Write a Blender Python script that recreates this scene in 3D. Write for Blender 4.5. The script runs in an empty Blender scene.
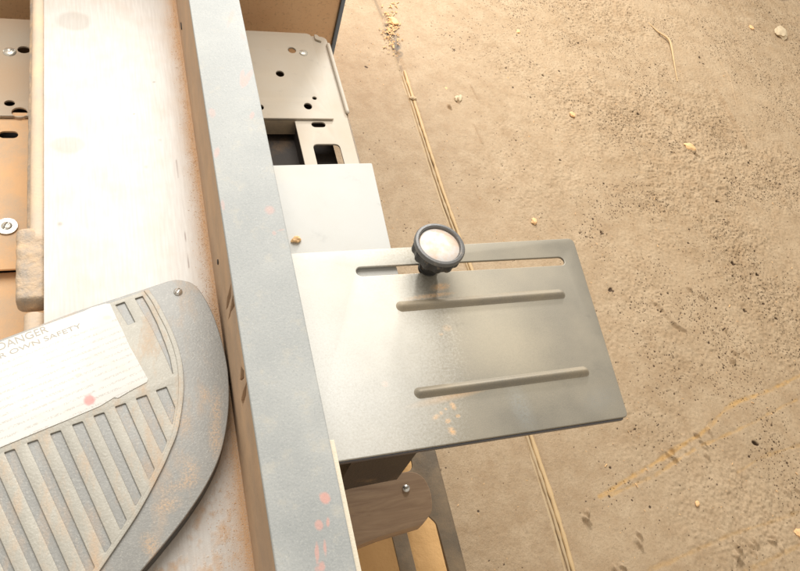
import bpy, bmesh, math, random
import numpy as np
from mathutils import Vector, Matrix, noise
random.seed(4); rng = np.random.default_rng(7)
sc = bpy.context.scene
col = sc.collection

# ------------------------------------------------------------------ camera model
H = 0.62                      # camera height above the machine table (z = 0)
F = 731.0
_y = np.array([-356., 1235., -F]); _x = np.array([2013., 148., -F])
_y /= np.linalg.norm(_y); _x -= _x.dot(_y)*_y; _x /= np.linalg.norm(_x); _z = np.cross(_x, _y)
R = np.stack([_x, _y, _z], 1)            # camera = R @ world
CAM = np.array([0, 0, H])
def ray(px, py): return R.T @ np.array([px-400., -(py-285.5), -F])
def P(px, py, z):
    w = ray(px, py); t = (z-H)/w[2]; p = CAM + w*t; return (float(p[0]), float(p[1]))
def PX(px, py, x):
    w = ray(px, py); t = x/w[0]; p = CAM + w*t; return (float(p[1]), float(p[2]))

# ------------------------------------------------------------------ node helpers
class NT:
    def __init__(s, name):
        s.m = bpy.data.materials.new(name); s.m.use_nodes = True
        s.n = s.m.node_tree.nodes; s.l = s.m.node_tree.links
        s.b = s.n['Principled BSDF']
    def new(s, t, **k):
        n = s.n.new(t)
        for a, v in k.items(): setattr(n, a, v)
        return n
    def link(s, a, b): s.l.new(a, b)
    def coord(s):
        if not hasattr(s, '_c'): s._c = s.new('ShaderNodeTexCoord')
        return s._c.outputs['Object']
    def mapped(s, scale=(1, 1, 1), rot=(0, 0, 0)):
        m = s.new('ShaderNodeMapping'); m.inputs['Scale'].default_value = scale; m.inputs['Rotation'].default_value = rot
        s.link(s.coord(), m.inputs[0]); return m.outputs[0]
    def noise(s, scale, detail=4, rough=.6, vec=None, dist=0):
        n = s.new('ShaderNodeTexNoise'); n.inputs['Scale'].default_value = scale; n.inputs['Detail'].default_value = detail
        n.inputs['Roughness'].default_value = rough; n.inputs['Distortion'].default_value = dist
        s.link(vec or s.coord(), n.inputs['Vector']); return n.outputs[0]
    def voro(s, scale, feature='F1', vec=None, out='Distance'):
        n = s.new('ShaderNodeTexVoronoi', feature=feature); n.inputs['Scale'].default_value = scale
        s.link(vec or s.coord(), n.inputs['Vector']); return n.outputs[out]
    def ramp(s, src, stops, interp='LINEAR'):
        r = s.new('ShaderNodeValToRGB'); r.color_ramp.interpolation = interp
        e = r.color_ramp.elements
        while len(e) < len(stops): e.new(.5)
        for el, (p, c) in zip(e, stops):
            el.position = p; el.color = (c, c, c, 1) if isinstance(c, (int, float)) else (*c, 1)
        s.link(src, r.inputs[0]); return r.outputs[0]
    def mix(s, fac, a, b, mode='MIX'):
        n = s.new('ShaderNodeMix', data_type='RGBA', blend_type=mode)
        for i, v in ((0, fac), (6, a), (7, b)):
            if hasattr(v, 'is_linked') or hasattr(v, 'links'): s.link(v, n.inputs[i])
            elif i == 0: n.inputs[0].default_value = v
            else: n.inputs[i].default_value = (*v, 1)
        return n.outputs[2]
    def math(s, op, a, b=0, c=None, clamp=False):
        n = s.new('ShaderNodeMath', operation=op, use_clamp=clamp)
        for i, v in enumerate((a, b) if c is None else (a, b, c)):
            if isinstance(v, (int, float)): n.inputs[i].default_value = v
            else: s.link(v, n.inputs[i])
        return n.outputs[0]
    def attr(s, name):
        a = s.new('ShaderNodeAttribute', attribute_name=name); return a.outputs['Fac']
    def bump(s, h, strength=.5, dist=.001, prev=None):
        b = s.new('ShaderNodeBump'); b.inputs['Strength'].default_value = strength; b.inputs['Distance'].default_value = dist
        s.link(h, b.inputs['Height'])
        if prev is not None: s.link(prev, b.inputs['Normal'])
        return b.outputs[0]
    def out(s, color=None, rough=None, metal=None, normal=None, spec=None):
        for k, v in (('Base Color', color), ('Roughness', rough), ('Metallic', metal), ('Normal', normal), ('Specular IOR Level', spec)):
            if v is None: continue
            if isinstance(v, (int, float)): s.b.inputs[k].default_value = v
            elif isinstance(v, tuple): s.b.inputs[k].default_value = (*v, 1)
            else: s.link(v, s.b.inputs[k])
        return s.m
    def ellipse(s, x, y, a, b, rot=0, soft=.35, wob=None):
        """mask of a stain of its own shape, in object metres"""
        m = s.new('ShaderNodeMapping', vector_type='TEXTURE')
        m.inputs['Location'].default_value = (x, y, 0); m.inputs['Rotation'].default_value = (0, 0, rot); m.inputs['Scale'].default_value = (a, b, 1000)
        s.link(s.coord(), m.inputs[0])
        l = s.new('ShaderNodeVectorMath', operation='LENGTH'); s.link(m.outputs[0], l.inputs[0])
        d = l.outputs['Value']
        if wob is not None: d = s.math('ADD', d, s.math('MULTIPLY', s.math('SUBTRACT', wob, .5), 1.2))
        mr = s.new('ShaderNodeMapRange'); mr.inputs[1].default_value = 1+soft; mr.inputs[2].default_value = 1-soft
        s.link(d, mr.inputs[0]); return mr.outputs[0]

DUST = (.72, .47, .25)
def dusty(name, base, dust=.4, scale=30, rough=.5, metal=0, bumpd=.0006, bscale=400, dustcol=DUST, spots=()):
    t = NT(name)
    n = t.noise(scale, 6, .65)
    grain = t.noise(1200, 2, .7)
    fac = t.math('ADD', t.math('MULTIPLY', n, .75), t.math('MULTIPLY', grain, .25))
    lo = .78 - dust*.6
    mask = t.ramp(fac, [(max(lo-.12, 0), 0), (min(lo+.16, 1), 1)])
    v = t.mix(t.noise(12, 3), tuple(c*.86 for c in base), tuple(min(c*1.12, 1) for c in base))
    c = t.mix(mask, v, dustcol)
    for (px, py, z, a, b, rot, colr, fac_) in spots:
        x, y = P(px, py, z)
        c = t.mix(t.math('MULTIPLY', t.ellipse(x, y, a, b, rot, .3, t.noise(260, 3)), fac_), c, colr)
    r = t.mix(mask, (rough,)*3, (.85,)*3)
    me = t.math('MULTIPLY', t.math('SUBTRACT', 1.0, mask), metal)
    nb = t.bump(t.noise(bscale, 3, .6), .5, bumpd)
    nb = t.bump(grain, .25, .0003, nb)
    return t.out(c, r, me, nb)

# ------------------------------------------------------------------ mesh helpers
def finish(name, me, mat, parent=None, angle=35, smooth=True):
    if smooth:
        for p in me.polygons: p.use_smooth = True
        me.set_sharp_from_angle(angle=math.radians(angle))
    o = bpy.data.objects.new(name, me); col.objects.link(o)
    me.materials.clear(); me.materials.append(mat)
    if parent is not None: o.parent = parent
    return o
def tag(o, label=None, cat=None, group=None, kind=None):
    for k, v in (('label', label), ('category', cat), ('group', group), ('kind', kind)):
        if v: o[k] = v
    return o
def thing(name, label, cat, loc=(0, 0, 0), group=None):
    o = bpy.data.objects.new(name, None); o.empty_display_size = .02; col.objects.link(o)
    o.location = loc; tag(o, label, cat, group); return o
def child_fix(o):            # parts are modelled in world coordinates
    o.matrix_parent_inverse = Matrix.Translation(-o.parent.location)
def plate(name, outline, ztop, thick, mat, parent=None, holes=(), bev=.0006, res=3, M=None, local=(0, 0, 0)):
    """solid plate from a 2-D outline with real holes and a rounded edge"""
    cu = bpy.data.curves.new('c', 'CURVE'); cu.dimensions = '2D'; cu.fill_mode = 'BOTH'
    cu.extrude = max(thick/2 - bev, 1e-5); cu.bevel_depth = bev; cu.bevel_resolution = res; cu.offset = -bev
    for pts in [outline, *holes]:
        sp = cu.splines.new('POLY'); sp.points.add(len(pts)-1); sp.use_cyclic_u = True
        for q, p in zip(sp.points, pts): q.co = (p[0], p[1], 0, 1)
    tmp = bpy.data.objects.new('c', cu); col.objects.link(tmp)
    bpy.context.view_layer.update()
    me = bpy.data.meshes.new_from_object(tmp.evaluated_get(bpy.context.evaluated_depsgraph_get()))
    bpy.data.objects.remove(tmp); bpy.data.curves.remove(cu)
    me.transform(Matrix.Translation((0, 0, ztop-thick/2)))
    if M is not None: me.transform(M)
    bm = bmesh.new(); bm.from_mesh(me); bmesh.ops.remove_doubles(bm, verts=bm.verts, dist=1e-6)
    bmesh.ops.recalc_face_normals(bm, faces=bm.faces); bm.to_mesh(me); bm.free()
    o = finish(name, me, mat, parent)
    if parent is not None: child_fix(o)
    return o
def fillet(pts, r, n=6):
    out = []; N = len(pts); rr = r if isinstance(r, (list, tuple)) else [r]*N
    for i in range(N):
        p = Vector(pts[i]).to_2d(); a = Vector(pts[i-1]).to_2d()-p; b = Vector(pts[(i+1) % N]).to_2d()-p
        ri = min(rr[i], a.length*.45, b.length*.45)
        if ri < 1e-6: out.append(tuple(p)); continue
        s = p + a.normalized()*ri; e = p + b.normalized()*ri
        for k in range(n+1):
            t = k/n; q = s*(1-t)**2 + p*2*t*(1-t) + e*t*t; out.append((q.x, q.y))
    return out
def spline(pts, n=8):        # Catmull-Rom through open points
    P_ = [Vector(p) for p in pts]; P_ = [P_[0]*2-P_[1]] + P_ + [P_[-1]*2-P_[-2]]; out = []
    for i in range(1, len(P_)-2):
        for k in range(n):
            t = k/n; a, b, c, d = P_[i-1:i+3]
            out.append(.5*((2*b)+(c-a)*t+(2*a-5*b+4*c-d)*t*t+(3*b-a-3*c+d)*t**3))
    out.append(P_[-2]); return [tuple(v) for v in out]
def stadium(a, b, r, n=8):
    a = Vector(a); b = Vector(b); t = math.atan2(b.y-a.y, b.x-a.x); out = []
    for k in range(n+1): q = t-math.pi/2+math.pi*k/n; out.append((b.x+r*math.cos(q), b.y+r*math.sin(q)))
    for k in range(n+1): q = t+math.pi/2+math.pi*k/n; out.append((a.x+r*math.cos(q), a.y+r*math.sin(q)))
    return out
def circle(c, rx, ry=None, n=20):
    ry = ry or rx; return [(c[0]+rx*math.cos(2*math.pi*k/n), c[1]+ry*math.sin(2*math.pi*k/n)) for k in range(n)]
def lathe(name, prof, c, mat, parent, n=48, lobes=0, lobe_amp=0, lobe_range=(0, 0), tilt=None):
    me = bpy.data.meshes.new(name); vs = []; fs = []
    for (r, z) in prof:
        for k in range(n):
            a = 2*math.pi*k/n; q = r
            if lobes and lobe_range[0] <= z <= lobe_range[1]: q = r*(1+lobe_amp*max(-1, min(1, 1.8*math.cos(lobes*a))))
            vs.append(Vector((q*math.cos(a), q*math.sin(a), z)))
    for i in range(len(prof)-1):
        for k in range(n): fs.append((i*n+k, i*n+(k+1) % n, (i+1)*n+(k+1) % n, (i+1)*n+k))
    fs.append(tuple(range((len(prof)-1)*n, len(prof)*n))); fs.append(tuple(reversed(range(n))))
    T = Matrix.Translation(c) @ (tilt or Matrix.Identity(4))
    me.from_pydata([T @ v for v in vs], [], fs)
    o = finish(name, me, mat, parent, 40)
    if parent is not None: child_fix(o)
    return o
def bead(name, a, b, r, h, z, mat, parent, nx=90, ny=21):
    """embossed rib: a soft raised bead round the segment a-b"""
    a = np.array(a); b = np.array(b); L = np.linalg.norm(b-a); u = (b-a)/L; w = np.array([-u[1], u[0]])
    R_ = r*1.25; vs = []; fs = []
    for i in range(nx):
        for j in range(ny):
            s = -R_ + (L+2*R_)*(.5-.5*math.cos(math.pi*i/(nx-1))); t = -R_+2*R_*j/(ny-1)
            d = abs(t) if 0 <= s <= L else math.hypot(t, min(abs(s), abs(s-L)))
            k = min(d/r, 1.25); zz = h*(.5+.5*math.cos(math.pi*min(k, 1)))**.8 - (.0004 if k >= 1 else 0)
            q = a+u*s+w*t; vs.append((q[0], q[1], z+zz-.0002))
    for i in range(nx-1):
        for j in range(ny-1): fs.append((i*ny+j, (i+1)*ny+j, (i+1)*ny+j+1, i*ny+j+1))
    me = bpy.data.meshes.new(name); me.from_pydata(vs, [], fs); o = finish(name, me, mat, parent, 80); child_fix(o); return o
def box(name, x0, x1, y0, y1, z0, z1, mat, parent=None, bev=.001):
    return plate(name, [(x0, y0), (x1, y0), (x1, y1), (x0, y1)], z1, z1-z0, mat, parent, bev=bev)
def screw(parent, c, r, mat, ang=.4, washer=None, h=.0022):
    """dome head with a driver slot; returns the head"""
    n = 24; bm = bmesh.new(); rings = 7
    prev = None
    for i in range(rings):
        t = i/(rings-1)*math.pi/2*.92; rad = r*math.cos(t); z = h*math.sin(t)
        ring = [bm.verts.new((c[0]+rad*math.cos(2*math.pi*k/n), c[1]+rad*math.sin(2*math.pi*k/n), c[2]+z)) for k in range(n)]
        if prev:
            for k in range(n): bm.faces.new((prev[k], prev[(k+1) % n], ring[(k+1) % n], ring[k]))
        prev = ring
    bm.faces.new(prev)
    dx, dy = math.cos(ang), math.sin(ang)     # slot: press the vertices near the slot line down
    for v in bm.verts:
        d = abs(-(v.co.x-c[0])*dy+(v.co.y-c[1])*dx)
        if d < r*.16 and v.co.z > c[2]+h*.5: v.co.z -= h*.45
    me = bpy.data.meshes.new('screw'); bm.to_mesh(me); bm.free()
    o = finish('screw', me, mat, parent); child_fix(o)
    if washer:
        w = plate('washer', circle((c[0], c[1]), washer, n=28), c[2]+.0008, .0014, mat, o, holes=[], bev=.0003)
        w.matrix_parent_inverse = o.matrix_world.inverted() if False else Matrix.Translation(-parent.location)
        w.matrix_parent_inverse = Matrix.Identity(4)
    return o
def vnoise(shape, cell, seed=0, oct=1, rough=.5, aniso=(1, 1)):
    """value noise on a grid, cell size in samples"""
    g = np.random.default_rng(seed); out = np.zeros(shape); amp = 1; tot = 0
    for o in range(oct):
        cy = max(cell*aniso[0]/2**o, 1.0); cx = max(cell*aniso[1]/2**o, 1.0)
        ny = int(shape[0]/cy)+3; nx = int(shape[1]/cx)+3
        a = g.random((ny, nx))
        yy = np.arange(shape[0])/cy; xx = np.arange(shape[1])/cx
        yi = yy.astype(int); xi = xx.astype(int); fy = (yy-yi); fx = (xx-xi)
        fy = (fy*fy*(3-2*fy))[:, None]; fx = (fx*fx*(3-2*fx))[None, :]
        v = (a[np.ix_(yi, xi)]*(1-fx)+a[np.ix_(yi, xi+1)]*fx)*(1-fy)+(a[np.ix_(yi+1, xi)]*(1-fx)+a[np.ix_(yi+1, xi+1)]*fx)*fy
        out += amp*v; tot += amp; amp *= rough
    return out/tot
def grid_mesh(name, X, Y, Z, attrs, mat, parent=None):
    ny, nx = X.shape; me = bpy.data.meshes.new(name)
    co = np.stack([X, Y, Z], -1).reshape(-1, 3).astype(np.float32)
    i = np.arange((ny-1)*(nx-1)); r = i//(nx-1); c = i % (nx-1); a = r*nx+c
    f = np.stack([a, a+1, a+nx+1, a+nx], 1).astype(np.int32)
    me.vertices.add(len(co)); me.vertices.foreach_set('co', co.ravel())
    me.loops.add(f.size); me.loops.foreach_set('vertex_index', f.ravel())
    me.polygons.add(len(f)); me.polygons.foreach_set('loop_start', np.arange(0, f.size, 4, dtype=np.int32))
    me.polygons.foreach_set('use_smooth', np.ones(len(f), bool)); me.update(); me.validate()
    for k, v in attrs.items():
        at = me.attributes.new(k, 'FLOAT', 'POINT'); at.data.foreach_set('value', v.reshape(-1).astype(np.float32))
    o = bpy.data.objects.new(name, me); col.objects.link(o); me.materials.append(mat)
    if parent is not None: o.parent = parent; child_fix(o)
    return o
def seg_dist(X, Y, pts):
    D = np.full(X.shape, 1e9)
    for (a, b) in zip(pts[:-1], pts[1:]):
        ax, ay = a; bx, by = b; vx, vy = bx-ax, by-ay; L = vx*vx+vy*vy+1e-12
        t = np.clip(((X-ax)*vx+(Y-ay)*vy)/L, 0, 1); D = np.minimum(D, np.hypot(X-ax-t*vx, Y-ay-t*vy))
    return D

# ------------------------------------------------------------------ FLOOR (real relief)
ZF = -0.40
def FP(px, py): return P(px, py, ZF)
st = .0014
xs = np.arange(.12, 2.04, st); ys = np.arange(-.04, 1.62, st)
X, Y = np.meshgrid(xs, ys); S = X.shape
rgh = np.clip((X-.62)/.45, 0, 1)*.85+.15           # rougher screed away from the machine
patch = vnoise(S, 130, 3, 3)
patch = np.clip((patch-.42)*4, 0, 1)
Z = (vnoise(S, 160, 1, 4)-.5)*.008
Z += (vnoise(S, 9, 2, 3, .7, (1.7, 1))-.5)*.0066*rgh*(.25+patch)
Z += (vnoise(S, 30, 6, 3, .6, (2.6, .8))-.5)*.0046*rgh
Z += (vnoise(S, 3, 5, 1)-.5)*.0024*rgh*(.4+patch)
pit = np.zeros(S); org = np.zeros(S); gry = np.zeros(S)
def at_idx(x, y): return int(round((y-ys[0])/st)), int(round((x-xs[0])/st))
def stamp(x, y, rx, ry, rot, dz, attr=None, amt=1, power=1):
    m = max(rx, ry)*1.6; i, j = at_idx(x, y); k = int(m/st)+2
    i0, i1, j0, j1 = max(i-k, 0), min(i+k, S[0]), max(j-k, 0), min(j+k, S[1])
    if i0 >= i1 or j0 >= j1: return
    xx = X[i0:i1, j0:j1]-x; yy = Y[i0:i1, j0:j1]-y; c, s = math.cos(rot), math.sin(rot)
    d = np.hypot((xx*c+yy*s)/rx, (-xx*s+yy*c)/ry); w = np.clip(1.3-d, 0, 1)**power
    Z[i0:i1, j0:j1] += dz*w
    if attr is not None: attr[i0:i1, j0:j1] = np.maximum(attr[i0:i1, j0:j1], amt*np.clip(w*1.6, 0, 1))
# small pits, clustered
dens = np.clip(vnoise(S, 60, 11, 3)*2.2-.75, 0, 1)*rgh
for _ in range(60000):
    x = rng.uniform(.35, 2.0); y = rng.uniform(-.03, 1.6); i, j = at_idx(x, y)
    if i >= S[0] or j >= S[1] or rng.random() > dens[i, j]**1.6*1.3: continue
    r = rng.uniform(.0006, .0015)*(1+.8*(rng.random() < .05))
    stamp(x, y, r, r*rng.uniform(.6, 1.2), rng.uniform(0, 3), -rng.uniform(.0008, .003), pit, rng.uniform(.5, 1))
# pits, gouges and lumps that can be picked out one by one
for (px, py, r, d) in [(591,82,.004,-.005),(699,58,.006,-.006),(703,64,.004,-.004),(721,122,.004,-.004),(637,110,.004,-.004),(638,114,.006,-.003),
    (669,126,.004,-.004),(717,201,.006,-.006),(733,263,.007,-.006),(757,274,.006,-.006),(602,232,.006,-.005),(611,289,.008,-.004),(653,219,.003,-.004),
    (755,443,.008,-.009),(789,14,.006,-.005),(777,19,.005,-.005),(736,177,.004,-.003),(688,243,.004,-.003),(720,120,.004,-.004),(590,300,.004,-.003),(776,318,.006,-.004),
    (454,50,.004,-.003),(366,67,.005,-.003),(559,71,.004,-.004),(543,75,.004,-.003),(795,55,.004,-.004),(560,160,.004,-.003),(745,310,.006,-.004)]:
    x, y = FP(px, py); stamp(x, y, r*.72, r*.45, rng.uniform(0, 3), d*.8, pit, 1); stamp(x+r*.5, y-r*.4, r*.4, r*.3, 0, d*.5, pit, .8)
# trowel strokes
for pts, w, d in [([(717,90),(726,104),(733,120),(740,132),(745,146)], .0055, .007), ([(721,63),(730,78),(738,104)], .0025, .002),
                  ([(702,82),(713,76),(728,72)], .0025, .0015), ([(655,302),(664,312),(672,322),(684,330)], .006, .004),
                  ([(541,205),(560,230)], .003, .0012), ([(470,85),(478,100)], .003, .002), ([(474,125),(482,144)], .003, .002)]:
    D = seg_dist(X, Y, [FP(*p) for p in pts]); Z += d*np.clip(1-D/w, 0, 1); off = [(FP(*p)[0]-w*1.1, FP(*p)[1]-w*.5) for p in pts]
    Z -= d*.6*np.clip(1-seg_dist(X, Y, off)/w, 0, 1)
for (px, py, n) in [(677,453,3),(735,357,3),(745,350,2),(590,520,3),(755,545,3),(772,538,3),(787,488,2),(700,435,2),(707,448,3),(734,560,4),(618,571,2),(797,500,3),(690,150,2),(457,106,3),(700,290,2),(720,330,2),(640,545,2)]:
    for k in range(n):                     # groups of short raised ridges
        x, y = FP(px+rng.normal(0, 4), py+rng.normal(0, 5)); ln = rng.uniform(.006, .011)
        stamp(x, y, ln, .0024, math.radians(100+rng.normal(0, 20)), rng.uniform(.004, .007))
        stamp(x-.0040, y-.002, ln*.7, .0015, math.radians(104), -.0025)
# orange chalk-like lines across the screed
for pts, w, a in [([(820,365),(770,390),(732,405),(705,430),(680,447),(630,478),(600,497)], .0065, .75), ([(820,388),(780,408),(750,424),(715,440),(690,452),(655,475),(610,495)], .005, .5),
                  ([(820,438),(790,448),(765,456),(738,472)], .005, .4), ([(820,505),(770,522),(730,535),(690,553),(650,570)], .006, .35), ([(800,545),(770,560),(745,571)], .006, .3)]:
    D = seg_dist(X, Y, [tuple(q[:2]) for q in spline([(*FP(*p), 0) for p in pts], 8)])+(vnoise(S, 14, 61+len(pts), 3)-.5)*.006; nn = vnoise(S, 8, 31+len(pts), 3)
    org = np.maximum(org, .62*a*np.clip(1.3-D/w/.6, 0, 1)*np.clip(nn*2.4-.35, 0, 1))
    Z -= .0006*np.clip(1-D/w, 0, 1)
# the joint in the floor: a shallow groove; the strips in it are separate
jpts = [(356,-40),(375,0),(388,28),(399,60),(412,100),(428,150),(446,205),(470,270),(500,350),(530,440),(555,515),(575,585)]
JW = [FP(*p) for p in jpts]; Dj = seg_dist(X, Y, JW)
Z -= .004*np.clip(1.2-Dj/.009, 0, 1); pit = np.maximum(pit, .35*np.clip(1.1-Dj/.008, 0, 1)*(vnoise(S, 14, 77, 2) > .42))
for (px, py, r) in [(391,34,.020),(395,44,.018),(399,52,.010),(388,28,.012)]:
    x, y = FP(px, py); nn = np.hypot((X-x)*1.5, (Y-y)*.8); gry = np.maximum(gry, np.clip(1.5-nn/r, 0, 1)*np.clip(vnoise(S, 7, 90, 3)*2.5-.6, 0, 1))
    Z += .006*np.clip(1-nn/r, 0, 1)*vnoise(S, 5, 91, 2)
# dark stains of their own shape
for (px, py, r, a) in [(780,-4,.05,.8), (375,232,.02,.3)]:
    x, y = FP(px, py); pit = np.maximum(pit, a*np.clip(1-np.hypot(X-x, (Y-y)*1.6)/r, 0, 1)*(.5+vnoise(S, 20, 55, 2)))

t = NT('screed floor')
big = t.noise(3.5, 5, .6); mid = t.noise(28, 5, .65); fine = t.noise(420, 3, .7)
c = t.mix(t.ramp(big, [(.3, 0), (.7, 1)]), (.355, .240, .135), (.455, .325, .198))
c = t.mix(t.ramp(mid, [(.35, 0), (.75, .6)]), c, (.53, .41, .27))
c = t.mix(t.ramp(fine, [(.36, .35), (.48, 0)]), c, (.27, .18, .09))
c = t.mix(t.ramp(t.voro(230), [(.05, .35), (.16, 0)]), c, (.66, .44, .22))
vp = t.new('ShaderNodeTexVoronoi'); vp.inputs['Scale'].default_value = 260; t.link(t.coord(), vp.inputs['Vector'])
vs_ = t.new('ShaderNodeSeparateColor'); t.link(vp.outputs['Color'], vs_.inputs[0])
hole = t.math('MULTIPLY', t.math('LESS_THAN', vp.outputs['Distance'], t.math('MULTIPLY', vs_.outputs[0], .40)), t.math('LESS_THAN', vs_.outputs[1], t.math('MULTIPLY', t.attr('rough_zone'), .62)))
c = t.mix(t.ramp(t.noise(170, 3, .7), [(.50, 0), (.68, .5)]), c, (.30, .215, .13))
c = t.mix(t.math('MULTIPLY', hole, .85), c, (.085, .046, .02))
c = t.mix(t.attr('org'), c, (.62, .33, .06))
c = t.mix(t.attr('gry'), c, (.10, .095, .09))
c = t.mix(t.ramp(t.attr('pit'), [(.15, 0), (.6, .95)]), c, (.06, .032, .014))
nb = t.bump(t.noise(170, 6, .8), .7, .0026); nb = t.bump(t.math('MULTIPLY', hole, -1.0), .7, .0015, nb); nb = t.bump(fine, .4, .0008, nb)
floor_mat = t.out(c, t.math('ADD', .52, t.math('MULTIPLY', t.attr('rgh'), .38)), 0, nb, .4)
edge = np.minimum(np.minimum(X-xs[0], xs[-1]-X), np.minimum(Y-ys[0], ys[-1]-Y)); Z *= np.clip(edge/.05, 0, 1)
fl = grid_mesh('floor', X, Y, Z+ZF, {'pit': pit, 'org': org, 'gry': gry, 'rgh': rgh, 'rough_zone': rgh*(.12+.88*np.clip(dens**1.5*2.4, 0, 1))}, floor_mat)
# the same floor goes on round the detailed area
me = fl.data; bm = bmesh.new(); bm.from_mesh(me)
b = 5.0; x0, x1, y0, y1 = xs[0], xs[-1], ys[0], ys[-1]
for (ax, ay, bx, by) in [(-b, -b, b, y0), (-b, y1, b, b), (-b, y0, x0, y1), (x1, y0, b, y1)]:
    bm.faces.new([bm.verts.new(v) for v in ((ax, ay, ZF), (bx, ay, ZF), (bx, by, ZF), (ax, by, ZF))])
bm.to_mesh(me); bm.free(); tag(fl, kind='structure')

# strips lying in the joint
def strip(name, off, w, h, mat, amp, seed, start=0, end=1e9):
    pts = spline([(p[0]+off, p[1], 0) for p in JW], 14); vs = []; fs = []; n = 8; g = np.random.default_rng(seed); wob = 0
    use = [p for p in pts if start <= p[1] <= end]
    for i, p in enumerate(use):
        wob = wob*.8+g.normal(0, amp); ww = w*(1+.16*g.normal()); zz = ZF-.0016+.0012*noise.noise(Vector((i*.23, seed, 0)))
        for k in range(n):
            a = 2*math.pi*k/n; vs.append((p[0]+wob+ww*math.cos(a), p[1], zz+h*math.sin(a)))
    for i in range(len(use)-1):
        for k in range(n): fs.append((i*n+k, i*n+(k+1) % n, (i+1)*n+(k+1) % n, (i+1)*n+k))
    me = bpy.data.meshes.new(name); me.from_pydata(vs, [], fs); return finish(name, me, mat, None, 70)
wood_pale = dusty('pale splinter wood', (.46, .34, .20), .25, 60, .7, 0, .0006, 500, (.45, .28, .12))
wood_gold = dusty('golden splinter wood', (.56, .39, .20), .15, 60, .6, 0, .0006, 500, (.40, .24, .10))
tag(strip('joint_filler', .0045, .0036, .0036, wood_gold, .0001, 3, 0, FP(400, 68)[1]), 'long golden strip on the right side of the floor joint', 'filler strip', 'filler strips in the floor joint')
tag(strip('joint_filler', -.0025, .0026, .0026, wood_pale, .0001, 8, 0, FP(400, 75)[1]), 'thin pale middle strip of the three in the floor joint', 'filler strip', 'filler strips in the floor joint')
tag(strip('joint_filler', -.0095, .0028, .0024, wood_pale, .0001, 5, 0, FP(400, 80)[1]), 'dull pale strip on the left side of the floor joint', 'filler strip', 'filler strips in the floor joint')

# ------------------------------------------------------------------ materials of the machine
def plate_mat(name, base, metal, rough, dust, spots=(), DCOL=(.50, .42, .30)):
    t = NT(name)
    big = t.noise(9, 5, .6); fine = t.noise(700, 3, .75); sm = t.noise(45, 4, .7)
    film = t.ramp(big, [(.30, .0), (.75, dust)])
    g = t.ramp(t.noise(1500, 2, .6), [(.45, 0), (.62, 1)])
    m = t.math('ADD', film, t.math('MULTIPLY', g, dust*.45), clamp=True)
    c = t.mix(m, base, DCOL)
    c = t.mix(t.ramp(sm, [(.62, 0), (.80, .35)]), c, tuple(x*.6 for x in base))
    mask = None
    for (px, py, z, a, b, rot, colr, fac_) in spots:
        x, y = P(px, py, z); e = t.math('MULTIPLY', t.math('MULTIPLY', t.ellipse(x, y, a, b, rot, .5 if a < .03 else .75, t.noise(420, 4, .8)), t.ramp(fine, [(.36, 0 if a < .03 else .8), (.52, 1)])), fac_)
        c = t.mix(e, c, colr); mask = e if mask is None else t.math('MAXIMUM', mask, e)
    if mask is not None: m = t.math('MAXIMUM', m, mask)
    # fine scratches
    sc_ = t.noise(60, 2, .5, t.mapped((1, 22, 1), (0, 0, .5)))
    r = t.math('ADD', t.math('MULTIPLY', m, .35), rough)
    r = t.math('ADD', r, t.math('MULTIPLY', t.math('SUBTRACT', sm, .5), .18))
    me_ = t.math('MULTIPLY', t.math('SUBTRACT', 1.0, m), metal)
    nb = t.bump(sc_, .04, .0004); nb = t.bump(fine, .12, .0003, nb)
    return t.out(c, r, me_, nb)
ORG = (.74, .44, .20)
ZP = .062
rib_m = plate_mat('dusty shaded rib', (.21, .195, .165), .5, .5, .65, [], (.42, .33, .21))  # darker than the plate: shade of the steep sides put into the dusty colour
pm = plate_mat('steel guard plate', (.235, .22, .185), .72, .45, .40, spots=[
    (429, 296, ZP, .020, .0022, .05, ORG, .75), (440, 287, ZP, .008, .0035, .1, ORG, .8), (398, 270, ZP, .014, .006, 0, ORG, .45),
    (453, 406, ZP, .0022, .0032, .3, ORG, .7), (448, 421, ZP, .0024, .0018, .3, ORG, .7), (436, 417, ZP, .0034, .0018, .4, ORG, .6), (441, 413, ZP, .0018, .0015, 0, ORG, .6), (458, 416, ZP, .0018, .0014, 0, ORG, .7), (452, 431, ZP, .0026, .0034, .6, ORG, .8), (446, 409, ZP, .0012, .001, 0, ORG, .7),
    (447, 328, ZP, .004, .003, 0, ORG, .3), (385, 384, ZP, .0025, .0025, 0, (.75, .42, .3), .6), (367, 371, ZP, .003, .003, 0, (.75, .42, .3), .5), (441, 334, ZP, .002, .0015, 0, ORG, .4),
    (455, 395, ZP, .030, .003, .12, ORG, .4), (475, 300, ZP, .05, .0025, .05, ORG, .35), (300, 360, ZP, .085, .13, -.12, (.74, .73, .69), .95), (370, 300, ZP, .05, .06, 0, (.60, .57, .50), .5),  # wide pale ellipse at left: window sheen painted into the dusty plate
    (520, 405, ZP, .009, .022, .1, (.25, .26, .25), .45), (600, 400, ZP, .018, .010, .3, (.28, .28, .26), .3), (505, 340, ZP, .035, .05, .3, (.62, .53, .38), .35)])
mid_m = plate_mat('pale carriage plate', (.53, .53, .51), .0, .60, .2, spots=[(300, 172, .057, .03, .01, 0, (.7, .6, .45), .3)])
dark_m = dusty('black painted steel', (.05, .048, .045), .15, 25, .5, .2)
black_in = dusty('dark casting and inner shade', (.045, .035, .028), .2, 20, .7, 0, .001, 200, (.20, .12, .06))
bright = NT('zinc screw').out((.72, .70, .66), .28, .9)
bright_d = dusty('dusty zinc screw', (.72, .68, .60), .2, 90, .35, .7)

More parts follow.
